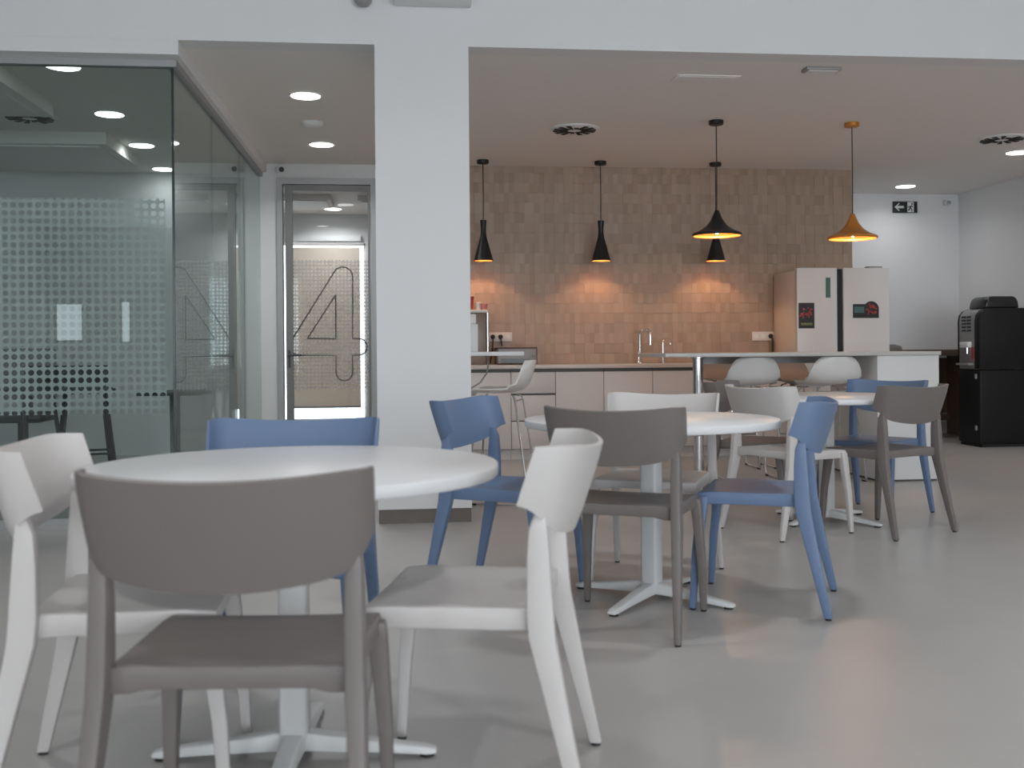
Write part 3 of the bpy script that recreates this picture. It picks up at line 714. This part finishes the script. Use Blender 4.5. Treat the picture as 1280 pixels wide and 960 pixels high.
def sticker(label, px0, py0, px1, py1):
    c = ((px0+px1)/2, (py0+py1)/2); p = ony(*c, FY); t = thing('sticker', label, 'sticker', (p[0], FY-.0005, p[2]))
    loc = lambda x, y: (ony(x, y, FY)[0]-p[0], ony(x, y, FY)[2]-p[2])
    return t, loc
t, L_ = sticker('black rectangular sticker with red shapes on the refrigerator', 998, 378, 1018, 410)
MB().prism(rect(L_(998, 378.5), L_(1018, 410.5)), -.002, 0).build('backing', 'darkprint', t)
rr = random.Random(3); pr = MB()
for k in range(13):
    x, y = 1000.5+rr.random()*15, 386+rr.random()*10; a = rr.random()*3; c_ = L_(x, y)
    pr.prism([(c_[0]+.016*math.cos(a)*q1-.006*math.sin(a)*q2, c_[1]+.016*math.sin(a)*q1+.006*math.cos(a)*q2) for q1, q2 in ((-1, -1), (1, -1), (1, 1), (-1, 1))], -.0035-.0001*k, -.0022)
pr.build('red_print', 'red', t)
MB().prism(rect(L_(1001, 403.5), L_(1015.5, 406.5)), -.0032, -.0022).build('green_print', 'olive', t)
pr = MB()
for x, y in ((1004, 387), (1010, 385), (1014, 393), (1002, 392), (1006, 404)):
    c_ = L_(x, y); pr.prism([(c_[0]-.006, c_[1]-.004), (c_[0]+.004, c_[1]-.006), (c_[0]+.007, c_[1]+.006)], -.0052, -.0050)
pr.build('pale_print', 'pink', t)
t, L_ = sticker('dark arched sticker with teal panel and red picture on the refrigerator', 1066, 377, 1098, 398)
poly = [L_(1066, 397.5), L_(1098.5, 397.5), L_(1098.5, 384)]+[L_(1089+9.3*math.cos(R(a)), 385.5-9*math.sin(R(a))) for a in range(10, 150, 15)]+[L_(1080, 380), L_(1066, 380)]
MB().prism(poly, -.002, 0).build('backing', 'darkprint', t)
MB().prism(rect(L_(1067.5, 383.5), L_(1080, 391)), -.0032, -.0022).build('teal_panel', 'teal', t)
pr = MB()
for k in range(16):
    x, y = 1083+rr.random()*12, 379.5+rr.random()*12; a = rr.random()*3; c_ = L_(x, y)
    pr.prism([(c_[0]+.013*math.cos(a)*q1-.006*math.sin(a)*q2, c_[1]+.013*math.sin(a)*q1+.006*math.cos(a)*q2) for q1, q2 in ((-1, -1), (1, -1), (1, 1), (-1, 1))], -.0035-.0001*k, -.0022)
pr.build('red_print', 'red', t)

# ---------------------------------------------------------------- coffee vending machine at right wall (faces -X)
cm = thing('coffee_machine', 'large black coffee machine standing against the right wall', 'coffee machine', (5.88, 10.04, 0))
D = .42; W_ = .74
MB().box(.03, W_, 0.02, D, .0, .03).build('base', 'rubber', cm)
MB().box(.0, W_, 0, D, .03, .79).build('cabinet', 'black_m', cm, bevel=.02, seg=3)
up = MB(); prof = [(0, .80), (0, 1.30), (.012, 1.36), (.05, 1.405), (.11, 1.425), (W_, 1.425), (W_, .80)]
up.prism(prof, 0, .10); up.build('side_shell', 'black_m', cm, bevel=.008)
up = MB(); up.prism([(x+.002, z) for x, z in prof], .10, D-.03); up.build('upper_body', 'cabgrey', cm, bevel=.004)
up = MB(); up.prism(prof, D-.03, D); up.build('far_shell', 'black_m', cm, bevel=.008)
for k in range(5):
    for j in range(2): MB().box(-.006, .003, .16+j*.10, .23+j*.10, 1.19+k*.035, 1.208+k*.035).build('button', 'blackgloss', cm)
MB().box(-.05, .0, .14, .30, 1.02, 1.08).build('spout_housing', 'ringw', cm, bevel=.01)
MB().tube([(-.02, .2, 1.02), (-.02, .2, .96)], .012, 10).build('spout', 'chrome', cm)
MB().box(-.055, 0, .12, .36, .84, .86).build('drip_tray', 'greyplastic', cm)
MB().box(-.012, .0, .11, .13, .90, 1.03).build('red_light', 'red', cm)
for z in (.70, .17): MB().box(-.012, .002, .05, .08, z, z+.05).build('latch', 'greyplastic', cm, bevel=.004)
hp = MB(); hp.prism([(.09, 1.425), (.11, 1.50), (.135, 1.535), (.17, 1.548), (.40, 1.548), (.43, 1.53), (.45, 1.49), (.46, 1.425)], .04, .36)
hp.build('bean_hopper', 'blackgloss', cm, bevel=.015)

# wooden counter along the far wall
wc = thing('wood_counter', 'dark wooden counter along the far wall behind the coffee machine', 'counter', (5.6, 11.5, 0))
MB().box(-.75, .95, -.3, .3, .93, 1.0).build('top', 'wood_d', wc, bevel=.004)
for x in (-.70, .90): MB().box(x-.025, x+.025, -.27, .27, .0, .93).build('side_panel', 'wood_d', wc)
MB().box(-.67, .87, .2, .24, .16, .23).build('rail', 'wood_d', wc)
MB().box(-.67, .87, .25, .28, .25, .90).build('back_panel', 'wood_d', wc)
bo = thing('bowl', 'upturned grey bowl showing just above the island top', 'bowl', (5.62, 11.42, 1.0))
MB().lathe([(.115, 0), (.115, .02), (.10, .045), (.06, .055), (.001, .056)], 28).build('body', 'bowl', bo, smooth=True)
MB().lathe([(.05, .054), (.05, .062), (.001, .062)], 20).build('foot_ring', 'bowl', bo)

# ---------------------------------------------------------------- inside the glass room
def darkstool(x, y, rz, label):
    t = thing('bar_stool', label, 'stool', (x, y, 0), rz, 'black stools inside the glass room')
    for sx in (-1, 1):
        for sy in (-1, 1):
            MB().tube([(sx*.13, sy*.13, .74), (sx*.21, sy*.21, 0)], .017, 6).build('leg', 'darkfurn', t)
    f = MB(); 
    for q in range(4):
        a, b = [(-1,-1), (1,-1), (1,1), (-1,1)][q], [(1,-1), (1,1), (-1,1), (-1,-1)][q]
        f.tube([(a[0]*.178, a[1]*.178, .29), (b[0]*.178, b[1]*.178, .29)], .010, 6)
    f.build('footrest', 'darkfurn', t)
    MB().box(-.20, .20, -.20, .20, .735, .775).build('seat', 'darkfurn', t, bevel=.012)
    MB().box(-.18, .18, .17, .20, .80, .94).build('backrest', 'darkfurn', t, bevel=.01)
    for s in (-1, 1): MB().box(s*.15-.01, s*.15+.01, .175, .195, .77, .82).build('back_post', 'darkfurn', t)
darkstool(-2.35, 8.1, R(20), 'black bar stool inside the glass room beside the pedestal table')
darkstool(-2.85, 8.3, R(-25), 'black bar stool inside the glass room below the round air vent')
pt = thing('pedestal_table', 'dark pedestal table with a disc base inside the glass room', 'table', (-1.78, 8.5, 0))
MB().box(-.24, .24, -.24, .24, .70, .73).build('tabletop', 'darkfurn', pt, bevel=.006)
MB().lathe([(.04, .02), (.04, .70)], 20).build('column', 'darkfurn', pt, smooth=True)
MB().lathe([(.24, 0), (.24, .012), (.05, .025), (.04, .03)], 36).build('base', 'darkfurn', pt, smooth=True)
ot = thing('office_chair', 'dark swivel chair inside the glass room at the back wall', 'chair', (-3.3, 9.5, 0))
MB().box(-.24, .24, -.22, .22, .44, .52).build('seat', 'darkfurn', ot, bevel=.03)
MB().box(-.23, .23, .20, .26, .62, 1.08).build('backrest', 'greyplastic', ot, bevel=.03)
MB().tube([(0, 0, .08), (0, 0, .44)], .025, 12).build('column', 'darkfurn', ot)
MB().box(-.03, .03, .18, .22, .48, .66).build('back_support', 'darkfurn', ot)
for k in range(5):
    a = 2*math.pi*k/5
    l_ = MB().tube([(0, 0, .10), (.28*math.cos(a), .28*math.sin(a), .07)], .02, 8).build('base_arm', 'darkfurn', ot)
    MB().lathe([(.001, 0), (.022, .008), (.028, .028), (.022, .048), (.001, .056)], 10, (.28*math.cos(a), .28*math.sin(a), 0)).build('castor', 'darkfurn', l_, smooth=True)
sk = thing('wall_socket', 'dark socket strip low on the glass room back wall', 'socket', (-4.35, YB+.6, .31))
MB().box(-.12, .12, -.012, 0, -.04, .04).build('plate', 'greyplastic', sk, bevel=.003)
for x in (-.06, .06): MB().box(x-.03, x+.03, -.015, -.0121, -.02, .02).build('socket', 'slot', sk)
